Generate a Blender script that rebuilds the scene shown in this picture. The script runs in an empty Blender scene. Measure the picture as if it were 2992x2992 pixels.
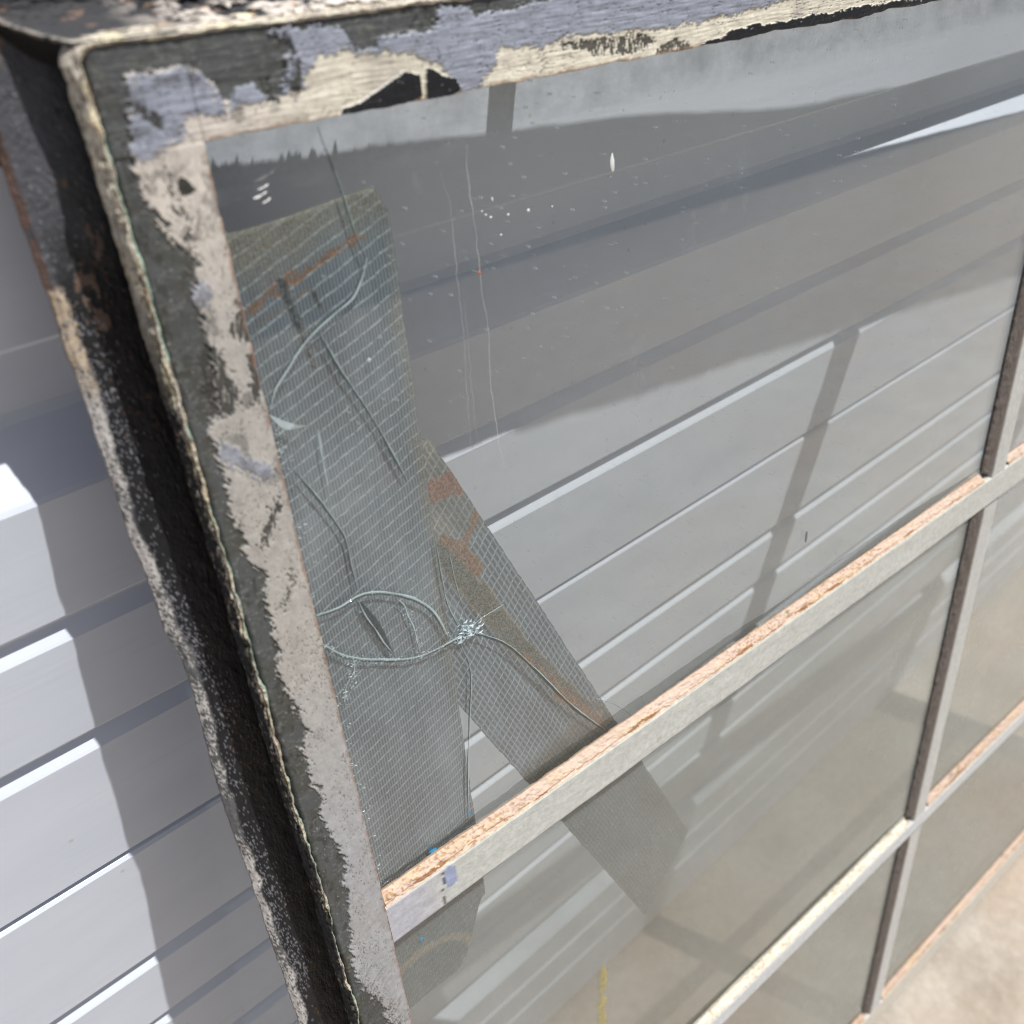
import bpy, math
import numpy as np
from mathutils import Matrix, Vector

# ------------------------------------------------------------------ set-up
U = 0.22                      # metres per layout unit
sc = bpy.context.scene
col = sc.collection

# camera (position measured from the photo's perspective)
CAM = np.array([0.0, -1.11302, 4.46646]) * U
R_ = Vector((0.74441652, -0.66652991, 0.03977339))
D_ = Vector((-0.3990851, -0.49189437, -0.77380295))
F_ = Vector((0.53532712, 0.56015874, -0.63217646))
cam = bpy.data.cameras.new('camera')
cam.sensor_width = 36.0
cam.lens = 2708 / 2992 * 36.0
cam.clip_start = 0.01
cam.clip_end = 2000
cam.dof.use_dof = True
cam.dof.focus_distance = 0.37
cam.dof.aperture_fstop = 12.0
camo = bpy.data.objects.new('camera', cam)
col.objects.link(camo)
camo.matrix_world = Matrix(((R_.x, -D_.x, -F_.x, CAM[0]), (R_.y, -D_.y, -F_.y, CAM[1]), (R_.z, -D_.z, -F_.z, CAM[2]), (0, 0, 0, 1)))
sc.camera = camo

# world, sun
SUN_DIR = Vector((0.1743, -0.2721, 0.9463)).normalized()     # towards the sun
w = bpy.data.worlds.new('World')
sc.world = w
w.use_nodes = True
nt = w.node_tree
sky = nt.nodes.new('ShaderNodeTexSky')
sky.sky_type = 'NISHITA'
sky.sun_disc = False
sky.sun_elevation = math.asin(SUN_DIR.z)
sky.sun_rotation = math.atan2(SUN_DIR.x, SUN_DIR.y)
sky.air_density = 1.0
sky.dust_density = 3.0
bg = nt.nodes['Background']
SKY = 0.05
bg.inputs['Strength'].default_value = SKY
nt.links.new(sky.outputs[0], bg.inputs[0])
sun = bpy.data.lights.new('sun', 'SUN')
sun.energy = 4.9
sun.angle = math.radians(0.53)
sun.color = (1.0, 0.98, 0.95)
suno = bpy.data.objects.new('sun', sun)
col.objects.link(suno)
suno.rotation_euler = SUN_DIR.to_track_quat('Z', 'Y').to_euler()
suno.location = SUN_DIR * 5
sc.view_settings.view_transform = 'Standard'
sc.view_settings.look = 'None'
sc.view_settings.exposure = 0.0
sc.view_settings.gamma = 1.0
sc.view_settings.use_curve_mapping = False
sc.render.engine = 'CYCLES'
sc.cycles.transparent_max_bounces = 24
sc.cycles.max_bounces = 10
sc.cycles.diffuse_bounces = 3
sc.cycles.use_denoising = True
sc.cycles.filter_width = 1.15

# ------------------------------------------------------------------ numpy noise
def _h(ix, iy, seed):
    n = (ix.astype(np.int64) * 374761393 + iy.astype(np.int64) * 668265263 + seed * 974634777) & 0xffffffff
    n = ((n ^ (n >> 13)) * 1274126177) & 0xffffffff
    return ((n ^ (n >> 16)) & 0xffff) / 65535.0
def vnoise(x, y, seed=0):
    x = np.asarray(x, float); y = np.asarray(y, float)
    x, y = np.broadcast_arrays(x, y)
    ix = np.floor(x).astype(np.int64); iy = np.floor(y).astype(np.int64)
    fx = x - ix; fy = y - iy
    fx = fx * fx * (3 - 2 * fx); fy = fy * fy * (3 - 2 * fy)
    a = _h(ix, iy, seed); b = _h(ix + 1, iy, seed); c = _h(ix, iy + 1, seed); d = _h(ix + 1, iy + 1, seed)
    return (a * (1 - fx) + b * fx) * (1 - fy) + (c * (1 - fx) + d * fx) * fy
def fbm(x, y, seed=0, o=4):
    s = 0; a = 1; t = 0
    for i in range(o):
        s = s + a * vnoise(np.asarray(x) * 2 ** i + i * 17.3, np.asarray(y) * 2 ** i - i * 9.1, seed + i * 13); t += a; a *= 0.55
    return s / t * 2 - 1                     # about -1..1
def ss(e0, e1, x):
    t = np.clip((x - e0) / (e1 - e0), 0, 1); return t * t * (3 - 2 * t)
def inpoly(x, y, P):
    r = np.zeros(np.shape(x), bool); n = len(P)
    for i in range(n):
        x0, y0 = P[i]; x1, y1 = P[(i + 1) % n]
        if y0 == y1: continue
        r ^= ((y0 > y) != (y1 > y)) & (x < (x1 - x0) * (y - y0) / (y1 - y0) + x0)
    return r
def lin(r, g, b):
    f = lambda c: (c / 255 / 12.92) if c <= 10 else ((c / 255 + 0.055) / 1.055) ** 2.4
    return np.array([f(r), f(g), f(b)])
def blend(c, m, new):
    m = np.asarray(m, float)[..., None]
    return c * (1 - m) + np.asarray(new) * m

# ------------------------------------------------------------------ materials
def new_mat(name):
    m = bpy.data.materials.new(name); m.use_nodes = True
    return m, m.node_tree, m.node_tree.nodes['Principled BSDF']
def N(nt, t, **kw):
    n = nt.nodes.new(t)
    for k, v in kw.items():
        if k in n.inputs: n.inputs[k].default_value = v
        else: setattr(n, k, v)
    return n
def noise(nt, vec, scale, detail=4, rough=0.55, stretch=None):
    if stretch:
        mp = N(nt, 'ShaderNodeMapping'); mp.inputs['Scale'].default_value = stretch
        nt.links.new(vec, mp.inputs[0]); vec = mp.outputs[0]
    n = N(nt, 'ShaderNodeTexNoise'); n.inputs['Scale'].default_value = scale
    n.inputs['Detail'].default_value = detail; n.inputs['Roughness'].default_value = rough
    nt.links.new(vec, n.inputs['Vector'])
    return n.outputs['Fac']
def ramp(nt, fac, stops):
    r = N(nt, 'ShaderNodeValToRGB'); e = r.color_ramp.elements
    while len(e) < len(stops): e.new(0.5)
    for i, (p, c) in enumerate(stops):
        e[i].position = p; e[i].color = (*c, 1) if len(c) == 3 else c
    nt.links.new(fac, r.inputs[0]); return r.outputs[0]
def mixc(nt, fac, a, b, mode='MIX'):
    m = N(nt, 'ShaderNodeMix', data_type='RGBA', blend_type=mode)
    for i, s in ((0, fac), (6, a), (7, b)):
        if isinstance(s, (int, float)): m.inputs[i].default_value = s
        elif isinstance(s, (tuple, list, np.ndarray)): m.inputs[i].default_value = (*[float(q) for q in s[:3]], 1)
        else: nt.links.new(s, m.inputs[i])
    return m.outputs[2]
def math_(nt, op, a, b=None, c=None):
    m = N(nt, 'ShaderNodeMath', operation=op)
    for i, s in enumerate((a, b, c)):
        if s is None: continue
        if isinstance(s, (int, float)): m.inputs[i].default_value = s
        else: nt.links.new(s, m.inputs[i])
    return m.outputs[0]
def bump(nt, bsdf, height, strength=0.3, dist=0.001):
    b = N(nt, 'ShaderNodeBump'); b.inputs['Strength'].default_value = strength; b.inputs['Distance'].default_value = dist
    nt.links.new(height, b.inputs['Height']); nt.links.new(b.outputs[0], bsdf.inputs['Normal'])
def coords(nt):
    return N(nt, 'ShaderNodeTexCoord').outputs['Object']

# painted / rusted steel: pigment from the 'pigment' attribute, gloss from its alpha
def paint_mat(name, bs=0.35, bscale=900, bd=0.0004, spec=0.4):
    m, nt, b = new_mat(name)
    at = N(nt, 'ShaderNodeVertexColor', layer_name='pigment')
    co = coords(nt)
    f = noise(nt, co, bscale, 5)
    c = mixc(nt, 1.0, at.outputs[0], ramp(nt, noise(nt, co, 400, 4), [(0.25, (0.82, 0.82, 0.82)), (0.75, (1.12, 1.12, 1.12))]), 'MULTIPLY')
    nt.links.new(c, b.inputs['Base Color'])
    nt.links.new(at.outputs[1], b.inputs['Roughness'])
    b.inputs['Specular IOR Level'].default_value = spec
    bump(nt, b, f, bs, bd)
    return m
M_PAINT = paint_mat('weathered_paint')
M_CRUST = paint_mat('old_mortar_crust', 0.7, 1100, 0.0008)
M_TAR = paint_mat('tarred_steel', 0.6, 1400, 0.0005, 0.5)
M_PUTTY = paint_mat('rusty_putty', 0.5, 1200, 0.0005)

def door_mat():
    m, nt, b = new_mat('white_door_paint')
    co = coords(nt)
    f = noise(nt, co, 14, 5, 0.6, (1, 1, 3))
    g = noise(nt, co, 120, 3, 0.6, (0.05, 1, 1))
    c = ramp(nt, f, [(0.3, (0.68, 0.735, 0.835)), (0.7, (0.735, 0.785, 0.88))])
    c = mixc(nt, ramp(nt, g, [(0.62, (0, 0, 0)), (0.78, (0.25, 0.25, 0.25))]), c, (0.60, 0.60, 0.60))
    sp = N(nt, 'ShaderNodeTexVoronoi'); sp.inputs['Scale'].default_value = 60; nt.links.new(co, sp.inputs['Vector'])
    c = mixc(nt, ramp(nt, sp.outputs['Distance'], [(0.03, (0.6, 0.6, 0.6)), (0.07, (0, 0, 0))]), c, (0.55, 0.52, 0.47))
    nt.links.new(c, b.inputs['Base Color']); b.inputs['Roughness'].default_value = 0.42
    bump(nt, b, noise(nt, co, 500, 3, 0.5, (0.12, 1, 1)), 0.12, 0.0005)
    return m
M_DOOR = door_mat()

def concrete_mat():
    m, nt, b = new_mat('concrete')
    co = coords(nt)
    a = noise(nt, co, 9, 8, 0.65); d = noise(nt, co, 90, 5, 0.6); e = noise(nt, co, 3.0, 4, 0.5)
    c = ramp(nt, a, [(0.32, (0.29, 0.25, 0.205)), (0.5, (0.385, 0.345, 0.295)), (0.68, (0.45, 0.415, 0.37))])
    c = mixc(nt, ramp(nt, e, [(0.45, (0, 0, 0)), (0.62, (0.5, 0.5, 0.5))]), c, (0.40, 0.29, 0.20))
    c = mixc(nt, 1.0, c, ramp(nt, d, [(0.3, (0.86, 0.86, 0.86)), (0.7, (1.08, 1.08, 1.08))]), 'MULTIPLY')
    nt.links.new(c, b.inputs['Base Color']); b.inputs['Roughness'].default_value = 0.9
    bump(nt, b, d, 0.35, 0.002)
    return m
M_CONC = concrete_mat()
def flat_mat(name, c1, c2, scale, rough=0.9, bs=0.3, bd=0.01):
    m, nt, b = new_mat(name); co = coords(nt)
    f = noise(nt, co, scale, 6, 0.6)
    nt.links.new(ramp(nt, f, [(0.3, c1), (0.7, c2)]), b.inputs['Base Color'])
    b.inputs['Roughness'].default_value = rough; bump(nt, b, f, bs, bd)
    return m
M_ASPH = flat_mat('asphalt', (0.035, 0.035, 0.040), (0.065, 0.063, 0.068), 6)
M_GRASS = flat_mat('hill_scrub', (0.020, 0.028, 0.018), (0.045, 0.055, 0.03), 0.15)
M_LEAF = flat_mat('conifer_needles', (0.010, 0.018, 0.010), (0.03, 0.045, 0.022), 1.5)
M_BARK = flat_mat('grey_timber', (0.05, 0.045, 0.04), (0.09, 0.08, 0.07), 6)

def glass_mat(name, dust=0.045, specks=True, dcol=(0.51, 0.58, 0.605), g0=0.25, g1=1.5):
    m = bpy.data.materials.new(name); m.use_nodes = True; nt = m.node_tree
    for n in list(nt.nodes): nt.nodes.remove(n)
    out = N(nt, 'ShaderNodeOutputMaterial'); co = coords(nt)
    tr = N(nt, 'ShaderNodeBsdfTransparent'); tr.inputs[0].default_value = (0.957, 0.963, 0.950, 1)
    gl = N(nt, 'ShaderNodeBsdfGlossy'); gl.inputs['Roughness'].default_value = 0.012
    gl.inputs[0].default_value = (1, 1, 1, 1)
    wv = N(nt, 'ShaderNodeBump'); wv.inputs['Strength'].default_value = 0.02; wv.inputs['Distance'].default_value = 0.002
    nt.links.new(noise(nt, co, 9, 2, 0.4), wv.inputs['Height']); nt.links.new(wv.outputs[0], gl.inputs['Normal'])
    fr = N(nt, 'ShaderNodeFresnel')
    ge = N(nt, 'ShaderNodeNewGeometry')               # leaving the pane again reflects like entering it
    nt.links.new(math_(nt, 'SUBTRACT', 1.5, math_(nt, 'MULTIPLY', ge.outputs['Backfacing'], 1.5 - 1 / 1.5)), fr.inputs[0])
    m1 = N(nt, 'ShaderNodeMixShader')
    nt.links.new(fr.outputs[0], m1.inputs[0]); nt.links.new(tr.outputs[0], m1.inputs[1]); nt.links.new(gl.outputs[0], m1.inputs[2])
    df = N(nt, 'ShaderNodeBsdfDiffuse'); tl = N(nt, 'ShaderNodeBsdfTranslucent')
    for q in (df, tl): q.inputs[0].default_value = (*dcol, 1)
    m2 = N(nt, 'ShaderNodeMixShader'); m2.inputs[0].default_value = 0.35
    nt.links.new(df.outputs[0], m2.inputs[1]); nt.links.new(tl.outputs[0], m2.inputs[2])
    film = math_(nt, 'MULTIPLY', ramp(nt, noise(nt, co, 7, 6, 0.65), [(0.3, (0.55,) * 3), (0.7, (1.0,) * 3)]), dust)
    sg = N(nt, 'ShaderNodeSeparateXYZ'); nt.links.new(co, sg.inputs[0])     # dirt thickens away from the taped corner
    gr_ = N(nt, 'ShaderNodeMapRange'); nt.links.new(sg.outputs[0], gr_.inputs[0])
    for i_, v_ in enumerate((-2.1 * U, -0.3 * U, g0, g1)): gr_.inputs[i_ + 1].default_value = v_
    film = math_(nt, 'MULTIPLY', film, gr_.outputs[0])
    tb_ = N(nt, 'ShaderNodeMapRange'); nt.links.new(sg.outputs[2], tb_.inputs[0])       # chalky residue under the top rail
    for i_, v_ in enumerate(((4.2 - 0.075) * U, (4.2 - 0.035) * U, 0.0, 1.0)): tb_.inputs[i_ + 1].default_value = v_
    chalk = math_(nt, 'MULTIPLY', tb_.outputs[0], ramp(nt, noise(nt, co, 60, 8, 0.72), [(0.42, (0.0,) * 3), (0.66, (0.26,) * 3)]))
    film = math_(nt, 'ADD', film, chalk)
    if specks:
        sp = N(nt, 'ShaderNodeTexVoronoi'); sp.inputs['Scale'].default_value = 420; sp.inputs['Randomness'].default_value = 1.0
        sp.voronoi_dimensions = '2D'
        sq = N(nt, 'ShaderNodeSeparateXYZ'); nt.links.new(co, sq.inputs[0]); cq = N(nt, 'ShaderNodeCombineXYZ')
        nt.links.new(sq.outputs[0], cq.inputs[0]); nt.links.new(sq.outputs[2], cq.inputs[1]); nt.links.new(cq.outputs[0], sp.inputs['Vector'])
        hs = N(nt, 'ShaderNodeSeparateXYZ'); nt.links.new(sp.outputs['Color'], hs.inputs[0])
        size = math_(nt, 'SUBTRACT', math_(nt, 'MULTIPLY', math_(nt, 'POWER', hs.outputs[0], 8.0), 0.15), math_(nt, 'MULTIPLY', math_(nt, 'LESS_THAN', hs.outputs[1], 0.55), 0.2))
        dot = math_(nt, 'MULTIPLY', math_(nt, 'LESS_THAN', sp.outputs['Distance'], math_(nt, 'ADD', size, 0.030)), 1.0)
        pick = ramp(nt, noise(nt, co, 12, 3, 0.5), [(0.36, (0, 0, 0)), (0.56, (1, 1, 1))])
        film = math_(nt, 'ADD', film, math_(nt, 'MULTIPLY', math_(nt, 'MULTIPLY', dot, pick), 0.55))
        sm = ramp(nt, noise(nt, co, 45, 7, 0.75, (1, 1, 0.5)), [(0.60, (0, 0, 0)), (0.72, (0.10, 0.10, 0.10))])
        film = math_(nt, 'ADD', film, sm)
    m3 = N(nt, 'ShaderNodeMixShader')
    nt.links.new(film, m3.inputs[0]); nt.links.new(m1.outputs[0], m3.inputs[1]); nt.links.new(m2.outputs[0], m3.inputs[2])
    nt.links.new(m3.outputs[0], out.inputs[0])
    return m
M_GLASS = glass_mat('dusty_glass', 0.045)
M_GLASS2 = glass_mat('hazy_dusty_glass', 0.32, True, (0.50, 0.52, 0.48), 0.42, 1.5)

def crack_mat(name, c, alpha, rough=0.15, metal=0.0, spec=0.8):
    m, nt, b = new_mat(name)
    b.inputs['Base Color'].default_value = (*c, 1); b.inputs['Alpha'].default_value = alpha
    b.inputs['Roughness'].default_value = rough; b.inputs['Specular IOR Level'].default_value = spec
    return m
M_CRACK = crack_mat('fractured_glass_edge', (0.50, 0.62, 0.62), 0.75)
M_CRACKD = crack_mat('dark_fracture', (0.03, 0.045, 0.045), 0.75, 0.3)
M_CHIP = crack_mat('glass_splinters', (0.66, 0.77, 0.80), 0.6, 0.08)
M_LIME = crack_mat('dried_lime_run', (0.66, 0.69, 0.66), 0.36, 0.8, 0, 0.2)
M_BLUE = crack_mat('blue_paint', (0.01, 0.32, 0.68), 1.0, 0.5)
M_YEL = crack_mat('yellow_paint', (0.52, 0.42, 0.10), 0.45, 0.6)
M_DROP_GLINT = crack_mat('white_drop_and_glint', (0.8, 0.8, 0.77), 1.0, 0.5)  # shared by the paint drops and the painted glints

def tape_mat(name, nx, ny, seed):
    """clear scrim tape: thread grid from the UV map (u across, v along), grime from 'pigment' (alpha = how much)"""
    m = bpy.data.materials.new(name); m.use_nodes = True; nt = m.node_tree
    for n in list(nt.nodes): nt.nodes.remove(n)
    out = N(nt, 'ShaderNodeOutputMaterial'); co = coords(nt)
    uv = N(nt, 'ShaderNodeUVMap', uv_map='UVMap').outputs[0]
    sep = N(nt, 'ShaderNodeSeparateXYZ'); nt.links.new(uv, sep.inputs[0])
    wob = math_(nt, 'MULTIPLY', math_(nt, 'SUBTRACT', noise(nt, uv, 5, 3), 0.5), 0.006)
    wob2 = math_(nt, 'MULTIPLY', math_(nt, 'SUBTRACT', noise(nt, uv, 9, 3), 0.5), 0.008)
    X = math_(nt, 'ADD', sep.outputs[0], wob); Y = math_(nt, 'ADD', math_(nt, 'ADD', sep.outputs[1], wob2), math_(nt, 'MULTIPLY', sep.outputs[0], 0.10))
    def lines(v, n, w):
        f = math_(nt, 'FRACT', math_(nt, 'MULTIPLY', v, n))
        d = math_(nt, 'ABSOLUTE', math_(nt, 'SUBTRACT', f, 0.5))
        return math_(nt, 'SUBTRACT', 1.0, math_(nt, 'SMOOTH_MIN', math_(nt, 'DIVIDE', d, w), 1.0, 0.2))
    lx = lines(X, nx, 0.34); ly = lines(Y, ny, 0.12)
    br = ramp(nt, noise(nt, uv, 60, 3, 0.6), [(0.38, (0.25,) * 3), (0.62, (1.0,) * 3)])
    ly = math_(nt, 'MULTIPLY', ly, br)
    th = math_(nt, 'MAXIMUM', math_(nt, 'MULTIPLY', lx, 0.34), math_(nt, 'MULTIPLY', ly, 0.95))
    th = math_(nt, 'MAXIMUM', th, 0.0)
    film = ramp(nt, noise(nt, co, 20, 5, 0.6, (1.6, 1, 0.6)), [(0.3, (0.058, 0.080, 0.108)), (0.5, (0.122, 0.155, 0.195)), (0.72, (0.25, 0.295, 0.348))])
    at = N(nt, 'ShaderNodeVertexColor', layer_name='pigment')
    c = mixc(nt, th, film, (0.64, 0.73, 0.79))
    gr = math_(nt, 'MULTIPLY', at.outputs[1], ramp(nt, noise(nt, co, 1300, 4, 0.7), [(0.43, (0.42,) * 3), (0.53, (1.0,) * 3)]))
    gr = math_(nt, 'MINIMUM', gr, 1.0)
    grain = ramp(nt, noise(nt, co, 1700, 3, 0.6), [(0.40, (0.45,) * 3), (0.62, (1.7,) * 3)])
    c = mixc(nt, gr, c, mixc(nt, 1.0, at.outputs[0], grain, 'MULTIPLY'))
    b = N(nt, 'ShaderNodeBsdfPrincipled'); nt.links.new(c, b.inputs['Base Color']); b.inputs['Roughness'].default_value = 0.26
    bm = N(nt, 'ShaderNodeBump'); bm.inputs['Strength'].default_value = 0.5; bm.inputs['Distance'].default_value = 0.0003
    nt.links.new(math_(nt, 'ADD', th, noise(nt, co, 40, 3)), bm.inputs['Height']); nt.links.new(bm.outputs[0], b.inputs['Normal'])
    tr = N(nt, 'ShaderNodeBsdfTransparent'); tr.inputs[0].default_value = (0.80, 0.84, 0.84, 1)
    mx = N(nt, 'ShaderNodeMixShader')
    op = math_(nt, 'MAXIMUM', math_(nt, 'ADD', 0.93, math_(nt, 'MULTIPLY', th, 0.12)), gr)
    nt.links.new(op, mx.inputs[0]); nt.links.new(tr.outputs[0], mx.inputs[1]); nt.links.new(b.outputs[0], mx.inputs[2])
    nt.links.new(mx.outputs[0], out.inputs[0])
    return m

# ------------------------------------------------------------------ object helpers
def tag(o, label=None, cat=None, group=None, kind=None):
    for k, v in (('label', label), ('category', cat), ('group', group), ('kind', kind)):
        if v: o[k] = v
    return o
def empty(name, mw):
    o = bpy.data.objects.new(name, None); o.empty_display_size = 0.05; col.objects.link(o); o.matrix_world = mw
    return o
def mesh_obj(name, verts, faces, mat, parent=None, pig=None, uv=None, smooth=True):
    me = bpy.data.meshes.new(name)
    verts = np.asarray(verts, np.float32).reshape(-1, 3)
    faces = np.asarray(faces, np.int32)
    if faces.ndim == 2:
        k = faces.shape[1]; nf = len(faces)
        me.vertices.add(len(verts)); me.vertices.foreach_set('co', verts.ravel())
        me.loops.add(nf * k); me.loops.foreach_set('vertex_index', faces.ravel())
        me.polygons.add(nf); me.polygons.foreach_set('loop_start', np.arange(nf, dtype=np.int32) * k)
        me.polygons.foreach_set('loop_total', np.full(nf, k, np.int32))
        me.update(calc_edges=True); me.validate()
    if pig is not None:
        a = me.color_attributes.new('pigment', 'FLOAT_COLOR', 'POINT')
        a.data.foreach_set('color', np.asarray(pig, np.float32).reshape(-1))
    if uv is not None:
        ul = me.uv_layers.new(name='UVMap')
        ul.data.foreach_set('uv', np.asarray(uv, np.float32).reshape(-1, 2)[faces.ravel()].ravel())
    me.polygons.foreach_set('use_smooth', np.full(len(me.polygons), smooth))
    me.materials.append(mat)
    o = bpy.data.objects.new(name, me); col.objects.link(o)
    if parent: o.parent = parent
    return o
def grid_faces(n, m, off=0):
    i, j = np.meshgrid(np.arange(n - 1), np.arange(m - 1), indexing='ij')
    a = i * m + j
    return np.stack([a, a + 1, a + m + 1, a + m], -1).reshape(-1, 4) + off
def grid_obj(name, P, mat, parent=None, pig=None, rough=0.6, uv=None, flip=False):
    n, m = P.shape[:2]
    f = grid_faces(n, m)
    if flip: f = f[:, ::-1]
    if pig is not None and pig.shape[-1] == 3:
        pig = np.concatenate([pig, np.broadcast_to(np.asarray(rough, float)[..., None] if np.ndim(rough) else rough, (n, m, 1))], -1)
    return mesh_obj(name, P.reshape(-1, 3), f, mat, parent, None if pig is None else pig.reshape(-1, 4), None if uv is None else uv.reshape(-1, 2))

# window frame: local x = u (right), y = w (away from camera), z = -v (up), all times U
WB = Matrix(((0.99898435, 0.04505856, 0.0, 0), (-0.04438361, 0.98402007, 0.172437217, 0), (0.00776977, -0.17226208, 0.98502051, 0), (0, 0, 0, 1)))
UV0 = Vector((0.42991646, -0.17325624, 4.14205581)) * U        # world place of u=0 v=0 w=0
BU, BV, BW = 2.10, 4.20, 0.05                                # base point of the window
base = UV0 + (WB.to_3x3() @ Vector((BU, BW, -BV))) * U
WM = Matrix.Translation(base) @ WB
def L(u, v, w):
    """window layout coordinates -> local metres (arrays allowed)"""
    return np.stack(np.broadcast_arrays((np.asarray(u, float) - BU) * U, (np.asarray(w, float) - BW) * U, -(np.asarray(v, float) - BV) * U), -1)
def glen(a, b, d0, k):
    """samples from a to b, step d0 near zero growing with distance"""
    r = [a]
    while r[-1] < b:
        r.append(r[-1] + d0 * (1 + k * max(r[-1], 0)))
    r[-1] = b
    return np.array(r)
def box_uvw(name, u0, u1, v0, v1, w0, w1, mat, parent, pigc=None, rough=0.6, n=1):
    """box in window layout space, finely cut along its longest side so pigment can vary"""
    us = np.linspace(u0, u1, max(2, int((u1 - u0) / 0.02) if n > 1 and u1 - u0 > v1 - v0 else 2))
    vs = np.linspace(v0, v1, max(2, int((v1 - v0) / 0.02) if n > 1 and v1 - v0 >= u1 - u0 else 2))
    along_u = len(us) > len(vs)
    ring = [(0, 0), (0, 1), (1, 1), (1, 0), (0, 0)]
    t = us if along_u else vs
    P = []
    for a, b in ring:
        ww = w0 if b == 0 else w1
        if along_u: P.append(L(t, v0 if a == 0 else v1, ww))
        else: P.append(L(u0 if a == 0 else u1, t, ww))
    P = np.stack(P, 0)
    pig = None
    verts = P.reshape(-1, 3); m = len(t)
    faces = grid_faces(5, m)
    e0 = [0, m, 2 * m, 3 * m]; e1 = [m - 1, 2 * m - 1, 3 * m - 1, 4 * m - 1]
    faces = np.concatenate([faces, [e0[::-1], e1]])
    if pigc is not None:
        pg = np.ones((len(verts), 4)); pg[:, :3] = pigc; pg[:, 3] = rough
        pig = pg
    return mesh_obj(name, verts, faces, mat, parent, pig, smooth=False)

# ------------------------------------------------------------------ ground
def sheet(name, x0, x1, y0, y1, z, mat, nx=2, ny=2, zf=None):
    xs = np.linspace(x0, x1, nx); ys = np.linspace(y0, y1, ny)
    X, Y = np.meshgrid(xs, ys, indexing='ij'); Z = np.full_like(X, z) if zf is None else zf(X, Y)
    return grid_obj(name, np.stack([X, Y, Z], -1), mat)
o = sheet('driveway', -8, 12, -4.75, 0.30, 0.0, M_CONC, 40, 20); tag(o, kind='structure')
o = sheet('road', -400, 600, -600, 20, -0.006, M_ASPH, 4, 4); tag(o, kind='structure')

# ------------------------------------------------------------------ garage door
def profile():
    """(height, recess) pairs from bottom to top, layout units; joints marked None"""
    pts = [(0.03, 0.0)]
    nar = {0.42: 1, 0.67: 1, 1.385: 1, 1.60: 1, 2.01: 1.35, 2.27: 1, 2.515: 1, 3.21: 1, 3.455: 1, 4.30: 1, 4.55: 1, 5.15: 1, 5.4: 1, 5.9: 1.3, 6.4: 1, 6.65: 1, 7.3: 1, 7.6: 1, 8.2: 1, 8.5: 1}
    wide = [0.98, 3.77, 7.0]
    joint = [1.80, 2.885, 4.85, 6.15, 7.95]
    ev = sorted([(h, 'n', k) for h, k in nar.items()] + [(h, 'w', 1) for h in wide] + [(h, 'j', 1) for h in joint])
    for h, t, k in ev:
        if t == 'n':
            pts += [(h - .030 * k, 0), (h - .025 * k, .0025), (h - .002, .0155 * k), (h + .008, .0175 * k), (h + .011 * k, .014), (h + .015 * k, .002), (h + .019 * k, 0)]
        elif t == 'w':
            pts += [(h - .10, 0), (h - .092, .004), (h - .078, .014), (h - .012, .066), (h + .004, .071), (h + .10, .071), (h + .106, .066), (h + .118, .006), (h + .126, 0)]
        else:
            pts += [(h - .020, 0), (h - .012, .004), (h - .0065, .014), (h - .006, .05), None, (h + .001, .05), (h + .0015, .003), (h + .006, 0)]
    pts.append((9.6, 0))
    return pts
pan = []; cur = []
for p in profile():
    if p is None: pan.append(cur); cur = []
    else: cur.append(p)
pan.append(cur)
door = empty('garage_door', Matrix.Translation((1.2, 0.02, 0.0)))
tag(door, 'white ribbed garage door standing behind the leaning window', 'garage door', kind='thing')
for q in pan:
    q = np.array(q); hs = q[:, 0] * U; ds = q[:, 1] * U
    hs = np.concatenate([[hs[0]], hs, [hs[-1]], [hs[0]]]); ds = np.concatenate([[0.045], ds, [0.045], [0.045]])
    xs = np.linspace(-3.0, 4.2, 90)
    P = np.stack(np.broadcast_arrays(xs[None, :], (ds - 0.02)[:, None], hs[:, None]), -1).copy()
    # slight dents so that the sheet does not look machined
    P[..., 1] += 0.0004 * fbm(P[..., 0] * 3 + 5, P[..., 2] * 4, 21, 2)
    P[..., 0] -= 0.0
    ob = grid_obj('panel', P, M_DOOR, door)
    ob.data.polygons.foreach_set('use_smooth', np.full(len(ob.data.polygons), False))

# ------------------------------------------------------------------ the window
win = empty('casement_window', WM)
tag(win, 'old steel multi-pane window with flaking grey and cream paint, leaning on the white garage door', 'window', kind='thing')

C_DARK = lin(84, 87, 87); C_LIGHT = lin(214, 206, 196); C_LAV = lin(146, 153, 169); C_BLACK = lin(36, 37, 40); C_CREAM = lin(228, 222, 204)
C_WARM = lin(186, 170, 158)
SB = [(-0.064, -0.064), (-0.073, -0.02), (-0.078, 0.002), (-0.076, 0.013), (-0.08, 0.034), (-0.07, 0.049), (-0.061, 0.065), (-0.059, 0.078), (-0.052, 0.097), (-0.039, 0.107), (-0.049, 0.136), (-0.048, 0.156), (-0.048, 0.177), (-0.049, 0.204), (-0.05, 0.217), (-0.06, 0.288), (-0.069, 0.299), (-0.077, 0.319), (-0.071, 0.35), (-0.069, 0.376), (-0.076, 0.403), (-0.074, 0.432), (-0.065, 0.457), (-0.072, 0.473), (-0.066, 0.498), (-0.056, 0.52), (-0.062, 0.545), (-0.061, 0.575), (-0.069, 0.607), (-0.061, 0.642), (-0.073, 0.66), (-0.072, 0.704), (-0.068, 0.721), (-0.058, 0.776), (-0.051, 0.813), (-0.07, 0.818), (-0.064, 0.859), (-0.067, 0.902), (-0.052, 0.945), (-0.067, 0.958), (-0.065, 1.025), (-0.051, 1.067), (-0.072, 1.266), (-0.08, 1.34), (-0.082, 1.412), (-0.056, 1.498), (-0.042, 1.593), (-0.06, 2.0), (-0.07, 4.2)]
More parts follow.
